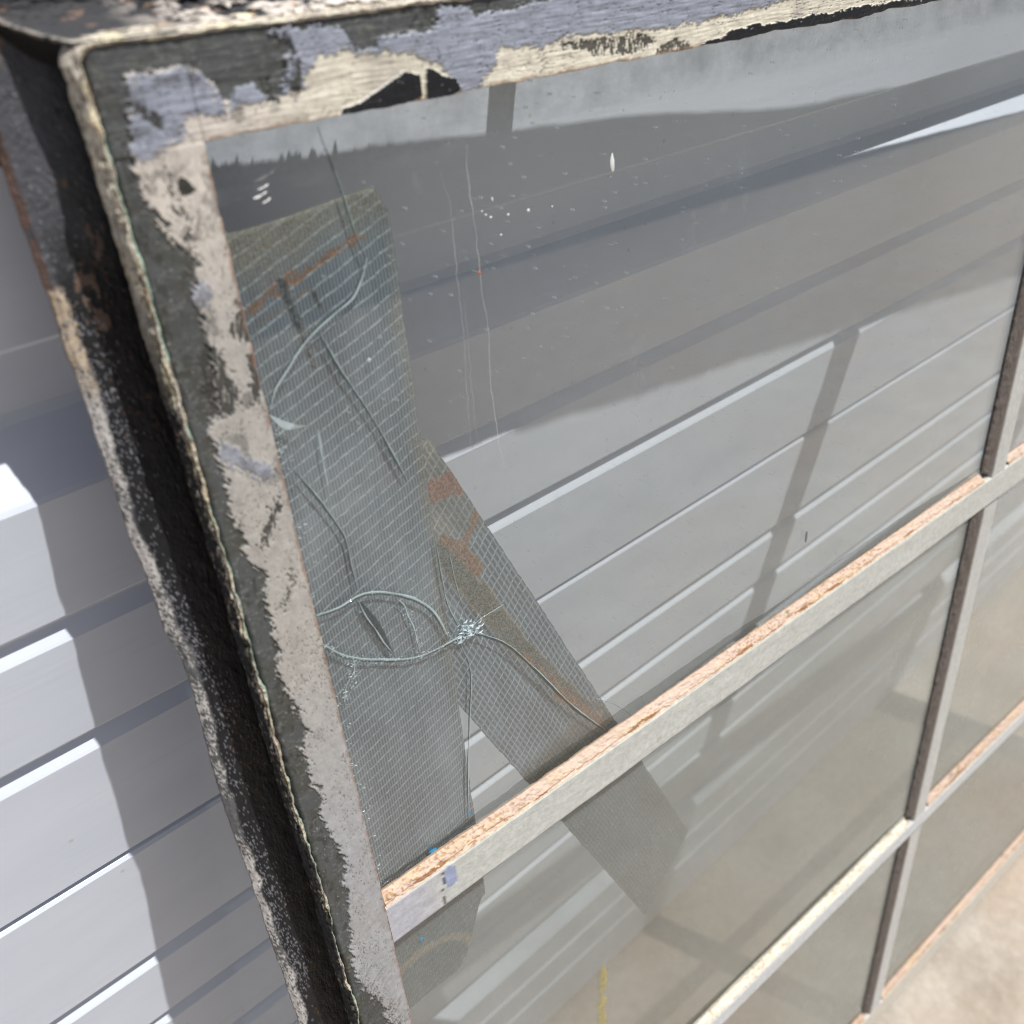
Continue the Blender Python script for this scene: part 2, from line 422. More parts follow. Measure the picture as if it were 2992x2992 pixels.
TB = [(-0.06, -0.071), (-0.045, -0.073), (0.002, -0.074), (0.012, -0.07), (0.013, -0.06), (0.023, -0.052), (0.027, -0.037), (0.035, -0.031), (0.047, -0.045), (0.061, -0.047), (0.072, -0.042), (0.077, -0.031), (0.09, -0.032), (0.105, -0.042), (0.106, -0.063), (0.117, -0.067), (0.122, -0.08), (0.103, -0.086), (0.093, -0.093), (0.146, -0.094), (0.183, -0.088), (0.188, -0.083), (0.192, -0.067), (0.216, -0.06), (0.235, -0.072), (0.298, -0.073), (0.316, -0.094), (0.352, -0.093), (0.361, -0.081), (0.461, -0.084), (0.55, -0.1), (0.8, -0.105), (4.4, -0.105)]
LAV1 = [(-0.06, -0.07), (0.006, -0.074), (0.028, -0.035), (0.031, -0.015), (0.016, -0.025), (-0.002, -0.032), (-0.014, -0.028), (-0.015, -0.011), (-0.031, -0.003), (-0.055, 0.003), (-0.069, 0.009), (-0.079, 0.005), (-0.073, -0.02), (-0.066, -0.052)]
LAVB = [(0.028, -0.2), (0.031, -0.015), (0.043, -0.031), (0.077, -0.027), (0.09, -0.032), (0.107, -0.032), (0.124, -0.031), (0.122, -0.042), (0.14, -0.064), (0.178, -0.065), (0.191, -0.061), (0.246, -0.057), (0.294, -0.042), (0.317, -0.023), (0.328, -0.01), (0.335, -0.001), (0.351, 0.001), (0.363, -0.003), (0.367, -0.015), (0.385, -0.024), (0.395, -0.044), (0.457, -0.036), (0.518, -0.043), (0.615, -0.039), (0.732, -0.033), (0.814, -0.036), (0.882, -0.036), (0.932, -0.043), (1.012, -0.05), (1.1, -0.03), (1.16, -0.045), (1.4, -0.06), (1.8, -0.05), (4.4, -0.06), (4.4, -0.2)]
BLK = [[(0.165, -0.008), (0.191, -0.012), (0.253, -0.035), (0.274, -0.029), (0.274, -0.006), (0.237, 0.004), (0.193, 0.004), (0.164, -0.001)],
       [(0.285, -0.035), (0.295, -0.032), (0.306, -0.023), (0.324, -0.018), (0.33, -0.006), (0.314, 0.002), (0.28, 0.002), (0.282, -0.026)],
       [(0.769, -0.004), (0.804, -0.008), (0.843, -0.016), (0.935, -0.016), (1.062, -0.014), (1.21, -0.015), (1.319, -0.011), (1.40, -0.004), (1.5, 0.004), (0.769, 0.004)]]
DKS = [[(0.478, -0.037), (0.527, -0.035), (0.569, -0.034), (0.649, -0.031), (0.677, -0.016), (0.615, -0.008), (0.558, -0.015), (0.539, -0.024)],
       [(0.667, -0.004), (0.713, -0.015), (0.743, -0.007), (0.744, 0.003), (0.685, 0.002)],
       [(-0.011, 0.229), (0.001, 0.233), (0.003, 0.265), (-0.005, 0.299), (-0.017, 0.297), (-0.016, 0.267)],
       [(-0.059, 0.205), (-0.041, 0.215), (-0.03, 0.26), (-0.039, 0.296), (-0.053, 0.296), (-0.059, 0.284), (-0.072, 0.268)],
       [(-0.005, 0.168), (0.007, 0.172), (0.002, 0.22), (-0.01, 0.216), (-0.023, 0.195)],
       [(-0.016, 0.424), (-0.011, 0.424), (-0.013, 0.436), (-0.031, 0.47), (-0.054, 0.49), (-0.056, 0.478), (-0.031, 0.449)],
       [(-0.014, 0.53), (-0.009, 0.529), (-0.018, 0.554), (-0.039, 0.581), (-0.056, 0.605), (-0.042, 0.573), (-0.024, 0.551)],
       [(-0.05, 0.003), (-0.046, 0.003), (-0.043, 0.05), (-0.033, 0.111), (-0.038, 0.111), (-0.048, 0.05)],
       [(0.117, -0.067), (0.13, -0.06), (0.112, -0.02), (0.102, -0.035)],
       [(0.075, -0.05), (0.09, -0.05), (0.092, -0.024), (0.08, -0.026)],
       [(-0.066, -0.053), (-0.056, -0.048), (-0.04, -0.028), (-0.038, -0.012), (-0.046, -0.018), (-0.058, -0.034)]]
TRI = [(-0.035, 0.026), (-0.028, 0.03), (-0.02, 0.043), (-0.033, 0.046), (-0.038, 0.045), (-0.04, 0.037)]
LAVS = [[(-0.077, 0.319), (-0.06, 0.331), (-0.038, 0.354), (-0.01, 0.38), (-0.014, 0.394), (-0.037, 0.391), (-0.056, 0.361), (-0.071, 0.34)],
        [(-0.048, 0.131), (-0.038, 0.131), (-0.034, 0.148), (-0.046, 0.169), (-0.05, 0.156)]]

def face_paint(u, v, jit=1.0):
    """pigment, roughness and thickness (layout units) of the painted face at (u, v)"""
    # ragged brush-stroke edges: the look-up point is shaken by noise, stretched along each member
    onst = ss(-0.03, 0.03, v) * (1 - ss(0.0, 0.02, u))
    du = 0.006 * fbm(u * 55, v * 40, 1, 4) + 0.004 * fbm(u * 260, v * 130, 2, 3)
    dv = 0.005 * fbm(u * 45, v * 55, 3, 4) + 0.0045 * fbm(u * 160, v * 300, 4, 3)
    sx = onst * 0.010 * fbm(u * 60, v * 190 - u * 260, 7, 3)
    uu = u + (du + sx) * jit; vv = v + (dv * 1.1 + (1 - onst) * 0.003 * fbm(u * 330, v * 60, 5, 2)) * jit
    sb = np.array(SB)
    # light coat: one outline down the stile and along the rail
    xs = np.interp(vv, sb[:, 1], sb[:, 0])
    OUT = SB[::-1] + TB + [(4.4, 0.2), (0.06, 0.2), (0.06, 4.4), (-0.07, 4.4)]
    streak = onst * fbm(u * 330 + v * 90, v * 210, 11, 3) + (1 - onst) * fbm(u * 110, v * 620, 12, 3)
    def cover(P, d):
        m = 0.0
        for a, b in ((0, 0), (1, 0), (-1, 0), (0, 1), (0, -1), (.6, .6), (-.6, -.6)):
            m = m + inpoly(uu + a * d, vv + b * d * (0.7 + onst), P)
        return ss(0.34, 0.60, m / 7 + 0.42 * streak * (4 * (m / 7) * (1 - m / 7) + 0.12))
    light = cover(OUT, 0.0055)
    c = np.broadcast_to(C_DARK, u.shape + (3,)).copy()
    th = np.zeros(u.shape)
    # olive / scuffed tones in the dark coat
    c = blend(c, ss(-0.1, 0.4, fbm(u * 40, v * 30, 31, 4)) * 0.6 * ss(0.02, 0.05, v + 0.05), lin(72, 70, 60))
    c = blend(c, (fbm(u * 150, v * 90, 30, 4) > 0.20) * 0.6 * ss(-0.2, 0.2, fbm(u * 20, v * 12, 29, 3)), lin(50, 50, 46))
    c = blend(c, (fbm(u * 120 + v * 30, v * 300, 28, 3) > 0.36) * 0.5, lin(122, 122, 116))
    c = blend(c, 0.35 * ss(0.25, 0.6, fbm(u * 120, v * 700, 32, 3)) * (1 - onst), lin(128, 124, 116))
    lightc = blend(np.broadcast_to(C_LIGHT, u.shape + (3,)), ss(0.0, 0.25, v) * 0.9, lin(177, 174, 168))
    lightc = blend(lightc, ss(0.6, 1.1, v) * (u < 0.02), lin(172, 173, 175))
    lightc = blend(lightc, (u > 0.03) * ss(0.0, 0.2, u + 0.0), C_CREAM)
    lightc = blend(lightc, 0.45 * ss(0.0, 0.6, fbm(u * 18, v * 14, 33, 4)), lin(164, 157, 152))
    lightc = blend(lightc, 0.25 * ss(0.1, 0.5, fbm(u * 90, v * 900, 34, 3)) * (1 - onst), lin(150, 143, 140))
    lightc = blend(lightc, 0.3 * ss(0.15, 0.6, fbm(u * 500, v * 160, 35, 3)) * onst, lin(150, 143, 138))
    c = blend(c, light, lightc); th += 0.0022 * light
    lav = np.maximum(cover(LAV1, 0.010), cover(LAVB, 0.007)) * np.minimum(light * 1.5, 1)
    for P in LAVS: lav = np.maximum(lav, cover(P, 0.007) * 0.8)
    lavc = blend(np.broadcast_to(C_LAV, u.shape + (3,)), ss(0.05, 0.5, fbm(u * 30, v * 400, 36, 4)) * 0.55, lin(172, 178, 194))
    lavc = blend(lavc, ss(0.1, 0.5, fbm(u * 60, v * 900, 37, 4)) * 0.4, lin(116, 121, 140))
    c = blend(c, lav * 0.94, lavc); th += 0.0012 * lav
    brk = fbm(u * 300, v * 120 + u * 400, 41, 3)
    for i, P in enumerate(DKS):
        k = cover(P, 0.004) * ss(-0.35, -0.1, brk)
        c = blend(c, k * 0.93, lin(62, 62, 58)); th -= 0.0012 * k
    k = inpoly(u + du * .3, v + dv * .3, TRI); c = blend(c, k.astype(float), lin(60, 60, 55))
    blk = np.zeros(u.shape, bool)
    for i, P in enumerate(BLK): blk |= inpoly(u + du * (0.25 if i < 2 else 0.8), v + dv * (0.25 if i < 2 else 0.9), P)
    c = blend(c, blk.astype(float), C_BLACK); th += 0.003 * blk
    sm = ss(0.12, 0.5, fbm(u * 46 + 3, v * 46, 57, 4) + 0.35 * streak) * 0.55 * (1 - ss(0.10, 0.3, u)) * (1 - ss(0.25, 0.6, v))
    c = blend(c, sm, lin(74, 74, 72))
    br = ss(0.05, 0.25, fbm(u * 60 - v * 60, (u + v) * 260, 55, 4)) * ss(1.33, 1.5, v) * ss(0.01, 0.05, -u + 0.02 * fbm(v * 20, v * 0, 56, 2)) * onst
    c = blend(c, br * 0.85, lin(70, 68, 64))
    # a loose peppering of scratches where brushes ran dry
    cr_ = (np.abs(fbm(u * (60 + 120 * onst) + v * 40, v * (420 - 330 * onst), 49, 3)) < 0.016) & (fbm(u * 16, v * 14, 50, 3) > 0.05)
    c = blend(c, cr_ * 0.6, lin(96, 90, 86)); th -= 0.0012 * cr_
    sc_ = (fbm(u * 700 + v * 200, v * 260, 43, 2) > 0.55) & (fbm(u * 30, v * 22, 44, 3) > 0.12)
    c = blend(c, sc_.astype(float) * 0.8, lin(58, 56, 52))
    wh = (fbm(u * 420, v * 420, 45, 2) > 0.78)
    c = blend(c, wh.astype(float) * 0.6, lin(205, 205, 200))
    # warm chipped rim along the glass
    rim = np.where(u < 0, (v > 0.0) * ss(-0.006, -0.001, u + 0.003 * fbm(v * 90, v * 0, 46, 3)), ss(-0.007, -0.001, v + 0.003 * fbm(u * 70, u * 0, 47, 3)))
    rim = rim * (fbm(u * 40 + v * 40, v * 5, 48, 3) > -0.3) * (~blk)
    rough = np.where(blk, 0.32, 0.55) + 0.0 * u
    return c, rough, th, rim

# --- left stile: one sheet folded round the member
def stile_sheet():
    fs = np.linspace(0, 1, 104)
    vs = glen(-0.105, 4.2, 0.00125, 1.3)
    face_u = -0.0015 - fs * 0.1005
    Uf, V = np.meshgrid(face_u, vs, indexing='ij')
    c, r, th, rim = face_paint(Uf, V)
    r0 = 0.012                       # rounded outer corner at the top left
    W = -th - 0.0012 * fbm(Uf * 60, V * 14, 51, 3)
    W = np.where(V < 0, -th - 0.0012 * fbm(Uf * 14, V * 60, 61, 3) - 0.0006 * fbm(Uf * 30, V * 500, 62, 3), W)
    W += 0.010 * ss(0.9, 1.0, fs)[:, None]
    Uw = Uf + 0.0022 * fbm(V * 30, V * 0, 52, 4) * ss(0.0, 0.02, -Uf)
    edge = 0.0018 * fbm(V * 60, V * 0 + 2, 53, 4)
    Uw = np.where(V > 0.0, Uw + edge * (1 - ss(0.0, 0.012, -Uf)), Uf)
    Uw[0] = np.where(vs < -0.0005, 0.004, Uw[0]); W[0] = np.where(vs < -0.0005, 0.0010, W[0])
    c = blend(c, rim * 0.75, lin(150, 112, 88))
    hi_ = vs < -0.0005
    rows_u = [np.where(hi_, 0.009, Uw[0] + 0.001), np.where(hi_, 0.006, Uw[0] + 0.0008)]; rows_w = [np.where(hi_, 0.0012, 0.03), np.where(hi_, 0.0011, 0.004)]
    P = [L(rows_u[0], vs, rows_w[0]), L(rows_u[1], vs, rows_w[1])] + [L(Uw[i], V[i], W[i]) for i in range(len(fs))]
    P += [L(np.full(len(vs), -0.103), vs, np.full(len(vs), 0.03)), L(np.full(len(vs), -0.1), vs, np.full(len(vs), 0.048)), L(np.full(len(vs), 0.0), vs, np.full(len(vs), 0.05))]
    P = np.stack(P, 0)
    rc = np.broadcast_to(lin(120, 88, 70), (len(vs), 3)); dk = np.broadcast_to(lin(40, 38, 36), (len(vs), 3))
    C = np.concatenate([[rc, rc], c, [dk, dk, dk]], 0); Rr = np.concatenate([np.full((2, len(vs)), .8), r, np.full((3, len(vs)), .7)], 0)
    return grid_obj('stile', P, M_PAINT, win, C, Rr, flip=True)
stile_sheet()
def top_sheet():
    fs = np.linspace(0, 1, 104)
    us = glen(0.0, 4.25, 0.00125, 1.1)
    fv = -0.0015 - fs * 0.1005
    Vf, Ug = np.meshgrid(fv, us, indexing='ij')
    c, r, th, rim = face_paint(Ug, Vf)
    W = -th - 0.0012 * fbm(Ug * 14, Vf * 60, 61, 3) - 0.0006 * fbm(Ug * 30, Vf * 500, 62, 3)
    edge = 0.0022 * fbm(us * 40, us * 0 + 2, 63, 4) + 0.006 * ss(0.78, 0.9, us) * (1 - ss(1.25, 1.4, us)) * fbm(us * 12, us * 0 + 7, 64, 4)
    Vw = Vf + edge[None, :] * (1 - ss(0.0, 0.016, -Vf))
    c = blend(c, rim * 0.75, lin(160, 128, 100))
    n = len(us)
    P = [L(us, Vw[0] + .001, np.full(n, .03)), L(us, Vw[0] + .0008, np.full(n, .004))] + [L(Ug[i], Vw[i], W[i]) for i in range(len(fs))]
    P += [L(us, np.full(n, -.103), np.full(n, .03)), L(us, np.full(n, -.1), np.full(n, .048)), L(us, np.full(n, 0.0), np.full(n, .05))]
    rc = np.broadcast_to(lin(150, 112, 84), (n, 3)); dk = np.broadcast_to(lin(40, 38, 36), (n, 3))
    C = np.concatenate([[rc, rc], c, [dk, dk, dk]], 0); Rr = np.concatenate([np.full((2, n), .8), r, np.full((3, n), .7)], 0)
    return grid_obj('top_rail', np.stack(P, 0), M_PAINT, win, C, Rr)
top_sheet()

# --- rough mortar bead left on the outer edge: runs up the left side, round the corner and along the top
def crust():
    ts = glen(-0.085, 4.2, 0.0016, 1.2)[::-1]           # left side, bottom to top (v)
    a = np.linspace(0, math.pi / 2, 22)[1:-1]; rc = 0.02
    us = glen(-0.085, 2.6, 0.0016, 0.9)
    cu = np.concatenate([np.full(len(ts), -0.102), -0.082 - rc * np.cos(a), us])
    cv = np.concatenate([ts, -0.082 - rc * np.sin(a), np.full(len(us), -0.102)])
    ou = np.concatenate([np.full(len(ts), -1.0), -np.cos(a), np.zeros(len(us))])
    ov = np.concatenate([np.zeros(len(ts)), -np.sin(a), np.full(len(us), -1.0)])
    s = np.concatenate([[0], np.cumsum(np.hypot(np.diff(cu), np.diff(cv)))]); s = s - s[len(ts)]   # 0 at corner, minus = left side
    k = 44; ph = np.linspace(0, 1, k)
    prof_o = np.interp(ph, [0, .12, .3, .5, .75, 1], [-.011, -.007, .000, .004, .003, .000])
    prof_w = np.interp(ph, [0, .12, .3, .5, .75, 1], [.0025, -.0015, -.002, .006, .030, .052])
    top_o = np.interp(ph, [0, .12, .3, .5, .75, 1], [-.0045, -.002, .000, .003, .005, .008])
    S, PH = np.meshgrid(s, ph, indexing='ij')
    left = S < 0
    low = np.where(left, ss(0.10, 0.45, -S), 0)
    wav = 0.0055 * fbm(S * 11, S * 0, 71, 4) + 0.0030 * fbm(S * 60, PH * 2, 72, 4)
    wid = 1 + 0.4 * fbm(S * 9, S * 0 + 5, 73, 3)
    O = np.where(prof_o[None, :] < 0, prof_o[None, :] * (0.75 - 0.35 * low) * wid, prof_o[None, :]) + np.where(PH < 0.35, wav, wav * 0.6)
    W = prof_w[None, :] + 0 * S
    # top lip is thin and crisp with its own shadowed underside
    W = np.where(left, W, np.where(prof_w[None, :] > 0, prof_w[None, :] * 0.5, prof_w[None, :] * 1.8))
    O = np.where(left, O, O * 1.0 + 0.006 * ss(0.5, 1, PH))
    O = np.where(left, O, np.where(PH < 1, top_o[None, :], 0) + wav * 0.7)
    env = np.sin(np.clip(PH, 0, 1) * math.pi) ** 0.5
    env = env * np.where(left, 1, 0.5)
    d = (0.0042 * fbm(S * 95, PH * 7, 74, 4) + 0.0022 * fbm(S * 320, PH * 22, 75, 3)) * env
    O = O + d * np.where(PH > 0.35, 1.0, 0.35); W = W - d * np.where(PH < 0.5, 0.9, 0.2)
    X = cu[:, None] + ou[:, None] * O; Y = cv[:, None] + ov[:, None] * O
    # colour
    n1 = fbm(S * 60, PH * 6, 76, 4); n2 = fbm(S * 220, PH * 16, 77, 4); n3 = fbm(S * 24, PH * 3, 78, 3)
    c = np.broadcast_to(lin(214, 206, 190), S.shape + (3,)).copy()
    c = blend(c, ss(0.0, 0.35, n3), lin(236, 226, 196))
    c = blend(c, ss(0.05, 0.3, n1) * 0.7, lin(176, 168, 158))
    c = blend(c, (n2 > 0.22) * 0.75, lin(96, 88, 76))
    c = blend(c, ss(0.25, 0.45, fbm(S * 36, PH * 9, 79, 3)) * 0.7, lin(142, 112, 70))
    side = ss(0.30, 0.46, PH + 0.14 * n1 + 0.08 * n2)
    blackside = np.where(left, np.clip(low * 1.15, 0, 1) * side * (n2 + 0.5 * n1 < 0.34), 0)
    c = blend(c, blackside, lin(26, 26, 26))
    c = blend(c, np.where(left, 0.8 * ss(0.8, 1.0, PH) * (1 - low) * (n2 > -0.1), 0), lin(120, 112, 104))
    rims = (PH < 0.16) & (fbm(S * 12, S * 0 + 9, 80, 3) > np.where(left & (low > .5), -0.15, 0.15))
    c = blend(c, rims * 0.8, lin(176, 206, 186))
    crackl = np.abs(PH - 0.33 - 0.06 * fbm(S * 40, S * 0, 81, 3)) < 0.035
    c = blend(c, crackl * left * 0.85 * (low > 0.2), lin(60, 40, 22))
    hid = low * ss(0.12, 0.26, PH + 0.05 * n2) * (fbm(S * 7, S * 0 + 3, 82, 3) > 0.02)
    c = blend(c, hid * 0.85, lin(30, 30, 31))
    P = L(X, Y, W)
    return grid_obj('mortar_bead', P, M_CRUST, win, c, 0.8)
crust()

# --- top channel packed with old mortar and tar
def top_fill():
    ts = np.linspace(0, 1, 90); us = glen(-0.45, 2.6, 0.0022, 0.8)
    T, Ug = np.meshgrid(ts, us, indexing='ij')
    # left end is cut on the slant: drop everything left of the slanted end
    u_end = np.interp(ts, [0, .2, .4, 1], [-.100, -.120, -.140, -.185])[:, None]
    k = np.clip((Ug + 0.45) / 0.45, 0, 1)
    Ux = np.where(Ug < 0, u_end * (1 - k), Ug)
    V = np.interp(T, [0, .2, .4, 1], [-.105, -.113, -.124, -.168]); W = np.interp(T, [0, .4, .55, 1], [.006, .066, .074, .078])
    V = V + 0.0 * Ug
    rough = ss(-0.06, 0.06, Ux)
    nn = fbm(Ux * 42, T * 12, 91, 4); n2 = fbm(Ux * 150, T * 40, 92, 4)
    env = ss(0.0, 0.08, T)
    W = W - (0.016 * nn + 0.006 * n2) * rough * env - 0.0022 * n2 * env
    V = V + 0.004 * n2 * rough * env
    c = np.broadcast_to(lin(58, 59, 62), T.shape + (3,)).copy()
    c = blend(c, ss(0.1, 0.5, fbm(Ux * 30, T * 9, 93, 4)) * 0.5, lin(44, 46, 52))
    c = blend(c, ((fbm(Ux * 60, T * 16, 94, 3) > 0.42) & (Ux < 0.1)) * 0.6, lin(142, 112, 92))
    cream = (ss(-0.05, 0.10, nn + 0.35 * n2) * rough)
    c = blend(c, cream, lin(222, 212, 202))
    c = blend(c, (n2 > 0.28) * rough * 0.8, lin(58, 56, 62))
    c = blend(c, (fbm(Ux * 34, T * 14, 95, 3) > 0.50) * rough * 0.8, lin(196, 148, 96))
    c = blend(c, (1 - ss(0.0, 0.07, T)) * 0.9 * (n2 > -0.3), lin(222, 214, 196))
    # cream rim along the slanted end
    rim = (1 - ss(0.0, 0.009, Ux - u_end + 0.003 * n2)) * (n2 > -0.2) * (1 - ss(0.35, 0.8, T))
    c = blend(c, rim * 0.8, lin(190, 180, 168))
    P = L(Ux, V, W)
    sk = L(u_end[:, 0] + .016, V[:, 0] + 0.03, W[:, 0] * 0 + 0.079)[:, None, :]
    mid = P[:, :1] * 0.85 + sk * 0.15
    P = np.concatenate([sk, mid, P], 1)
    c = np.concatenate([np.broadcast_to(lin(14, 14, 14), (len(ts), 2, 3)), c], 1)  # near-black skirt: shade under the slanted end put into the colour
    return grid_obj('mortar_fill', P, M_CRUST, win, c, 0.7, flip=True)
top_fill()

# --- rear flange and web of the channel, black with tar and painted-in channel shade, white specks and rust
def flange():
    vs = glen(-0.30, 4.2, 0.0022, 1.0)
    vs = np.concatenate([np.linspace(-0.165, 0, 80)[:-1], glen(0, 4.2, 0.002, 1.1)])
    fs = np.linspace(0, 1, 110)
    n = len(vs)
    wv = 0.004 * fbm(vs * 7, vs * 0, 101, 3) + 0.0022 * fbm(vs * 40, vs * 0, 102, 3)
    notch = 0.010 * ss(0.60, 0.66, vs) * (1 - ss(0.66, 0.9, vs))
    outer = -0.178 - 0.004 * ss(0.2, 1.6, vs) + wv + notch
    inner = np.full(n, -0.045)
    F, V = np.meshgrid(fs, vs, indexing='ij')
    Ug = outer[None, :] * (1 - F) + inner[None, :] * F
    dist = Ug - outer[None, :]
    n1 = fbm(Ug * 60, V * 40, 103, 4); n2 = fbm(Ug * 320, V * 260, 104, 4); n3 = fbm(Ug * 25, V * 14, 105, 3)
    W = 0.08 - 0.0016 * n1 - 0.0009 * n2 + 0.006 * (1 - ss(0, 0.008, dist))
    c = np.broadcast_to(lin(82, 84, 90), V.shape + (3,)).copy()
    c = blend(c, ss(0, 0.6, n3) * 0.6, lin(62, 68, 68))
    c = blend(c, ss(0.02, 0.16, V + 0.03 * n3) * ss(0.006, 0.016, dist + 0.004 * n1), lin(26, 27, 30))
    c = blend(c, ((n1 > 0.34) & (V < 0.2)) * 0.75, lin(124, 104, 90))
    c = blend(c, ((n2 > 0.52) & (V < 0.2)) * 0.6, lin(160, 155, 150))
    c = blend(c, (1 - ss(0.001, 0.010, dist + 0.004 * n1)) * (V < 0.26) * (n1 > -0.4) * 0.8, lin(112, 82, 66))
    # lower down: a crust of white grains on the outer strip
    below = ss(0.14, 0.22, V)
    edgec = (1 - ss(0.010, 0.016, dist + 0.007 * n1 + 0.006 * fbm(V * 7, V * 0, 111, 3) + 0.003 * n2)) * below
    grey = blend(np.broadcast_to(lin(96, 98, 99), V.shape + (3,)), (n2 > 0.0) * 0.3, lin(138, 140, 140))
    gc = blend(grey, ss(-0.05, 0.1, n2 + 1.1 * fbm(V * 6, V * 0 + 3, 106, 3)) * 0.9, lin(206, 202, 198))
    gc = blend(gc, (n2 > 0.36) * 0.9, lin(44, 42, 42))
    c = blend(c, edgec, gc)
    cr = ss(0.12, 0.14, V + 0.02 * n1) * (1 - ss(0.20, 0.27, V + 0.03 * n1)) * (1 - ss(0.010, 0.018, dist + 0.007 * n1 + 0.005 * n2))
    c = blend(c, cr * (n2 < 0.25) * 0.9, lin(198, 180, 156)); W = W - 0.004 * cr
    sp = ((fbm(Ug * 520, V * 430, 107, 3) - 0.7 * ss(0.02, 0.085, dist) + 0.55 * fbm(V * 5, dist * 20, 108, 3)) > 0.30) & (V > 0.16)
    c = blend(c, sp * 0.65 * (1 - edgec), lin(150, 150, 158))
    ru = (fbm(Ug * 380, V * 200, 109, 3) > 0.42) & (fbm(V * 4, V * 0, 110, 3) > 0.05) & (dist > 0.03)
    c = blend(c, ru * 0.6, lin(110, 74, 42))
    deep = ss(0.06, 0.095, dist); c = blend(c, deep * 0.7, lin(20, 20, 20))  # darker towards the channel bottom: its shade painted over the tar
    z = np.full(n, 0.0)
    rust = np.broadcast_to(lin(92, 58, 44), (n, 3)); dk = np.broadcast_to(lin(18, 18, 18), (n, 3))
    P = [L(inner, vs, z + .098), L(outer + .002, vs, z + .098), L(outer - .0005, vs, z + .092)] + [L(Ug[i], vs, W[i]) for i in range(len(fs))] + [L(inner, vs, np.where(vs < -.1, .08, .05)), L(inner + .03, vs, np.where(vs < -.1, .08, .05))]
    C = np.concatenate([[dk, rust, rust], c, [dk, dk]], 0)
    grid_obj('rear_flange', np.stack(P, 0), M_TAR, win, C, 0.62)
flange()
DKP = lin(44, 46, 50)
def top_flange():
    us = glen(-0.2, 4.33, 0.0015, 1.5); n = len(us)
    spike = np.maximum(0, fbm(us * 170, us * 0, 131, 3)) * 0.0065 * (1 - ss(0.25, 0.6, us))
    top = -0.152 - 0.036 * ss(0.0, 1.1, us) - 0.033 * ss(1.3, 2.0, us) + 0.003 * fbm(us * 9, us * 0, 132, 3) - spike
    z = np.zeros(n)
    P = [L(us, z, z + .089), L(us, top, z + .089), L(us, top, z + .0812), L(us, z - .03, z + .0812), L(us, z, z + .089)]
    grid_obj('rear_flange', np.stack(P, 0), M_TAR, win, np.broadcast_to(DKP, (5, n, 3)).copy(), 0.62)
top_flange()
box_uvw('lug', 0.590, 0.642, -0.62, -0.17, 0.0812, 0.089, M_TAR, win, DKP)
box_uvw('web', -0.044, 4.25, -0.09, -0.02, 0.0505, 0.082, M_TAR, win, DKP)
# right-hand stile, out of the picture, and the bottom rail
LG = lin(196, 194, 188)
box_uvw('stile', 4.25, 4.35, -0.10, 4.20, 0.0, 0.05, M_PAINT, win, lin(180, 176, 170))
box_uvw('rear_flange', 4.25, 4.43, -0.20, 4.20, 0.0925, 0.108, M_TAR, win, DKP)

# --- glazing bars
def bar(name, horiz, a0, a1, c0, c1, seed, base_c, depth=0.05):
    """steel bar: long axis a, across c; painted face slightly uneven"""
    al = glen(a0, a1, 0.006, 0.3); n = len(al)
    cs = np.linspace(c0 + 0.003, c1 - 0.003, 26)
    A, Cc = np.meshgrid(al, cs, indexing='xy')            # rows = across
    f1 = fbm(A * 60, Cc * 600, seed, 4) if horiz else fbm(A * 60, Cc * 600, seed, 4)
    f2 = fbm(A * 9, Cc * 40, seed + 3, 4)
    W = -0.0005 * f1 - 0.0008 * f2
    cc = np.broadcast_to(base_c, A.shape + (3,)).copy()
    cc = blend(cc, 0.18 * ss(0.1, 0.6, f1), lin(168, 168, 158)); cc = blend(cc, 0.4 * ss(0.1, 0.6, f2), lin(216, 216, 210))
    st = (fbm(A * 40, Cc * 90, seed + 5, 4) > 0.55); cc = blend(cc, 0.25 * st, lin(150, 140, 124))
    if name == 'glazing_bar' and horiz and seed == 201:
        near = 1 - ss(0.04, 0.16, A + 0.03 * fbm(A * 30, Cc * 60, 9, 3)); cc = blend(cc, near * 0.9, lin(186, 186, 196))
        ov = ((A - 0.136) / 0.016) ** 2 + ((Cc - 1.312) / 0.03) ** 2 + 0.4 * fbm(A * 80, Cc * 80, 15, 2) < 1
        cc = blend(cc, ov * 0.9, lin(152, 164, 196))
        lnk = (np.abs(A - 0.118 - 0.25 * (1.34 - Cc) * 0.3) < 0.0022 + 0.002 * fbm(A * 90, Cc * 90, 16, 2)) & (fbm(A * 10, Cc * 120, 17, 3) > -0.15)
        cc = blend(cc, lnk * 0.85, lin(66, 62, 60))
    def PT(a, c, w): return L(a, c, w) if horiz else L(c, a, w)
    rows = [PT(al, np.full(n, c0 + .02), np.full(n, depth)), PT(al, np.full(n, c0), np.full(n, .03)), PT(al, np.full(n, c0), np.full(n, .003))]
    rows += [PT(A[i], Cc[i], W[i]) for i in range(len(cs))]
    rows += [PT(al, np.full(n, c1), np.full(n, .003)), PT(al, np.full(n, c1), np.full(n, .03)), PT(al, np.full(n, c1 - .02), np.full(n, depth)), PT(al, np.full(n, c0 + .02), np.full(n, depth))]
    sd = np.broadcast_to(lin(150, 136, 122), (n, 3)); lg = np.broadcast_to(lin(196, 194, 186), (n, 3))
    C = np.concatenate([[sd, sd, lg], cc, [lg, sd, sd, sd]], 0)
    return grid_obj(name, np.stack(rows, 0), M_PAINT, win, C, 0.5, flip=not horiz)
BC = lin(200, 202, 196)
bar('glazing_bar', True, -0.0, 4.25, 1.279, 1.38, 201, BC)
bar('glazing_bar', True, -0.0, 4.25, 2.765, 2.84, 202, lin(206, 209, 211))
bar('bottom_rail', True, -0.0, 4.25, 4.055, 4.20, 203, lin(206, 200, 188))
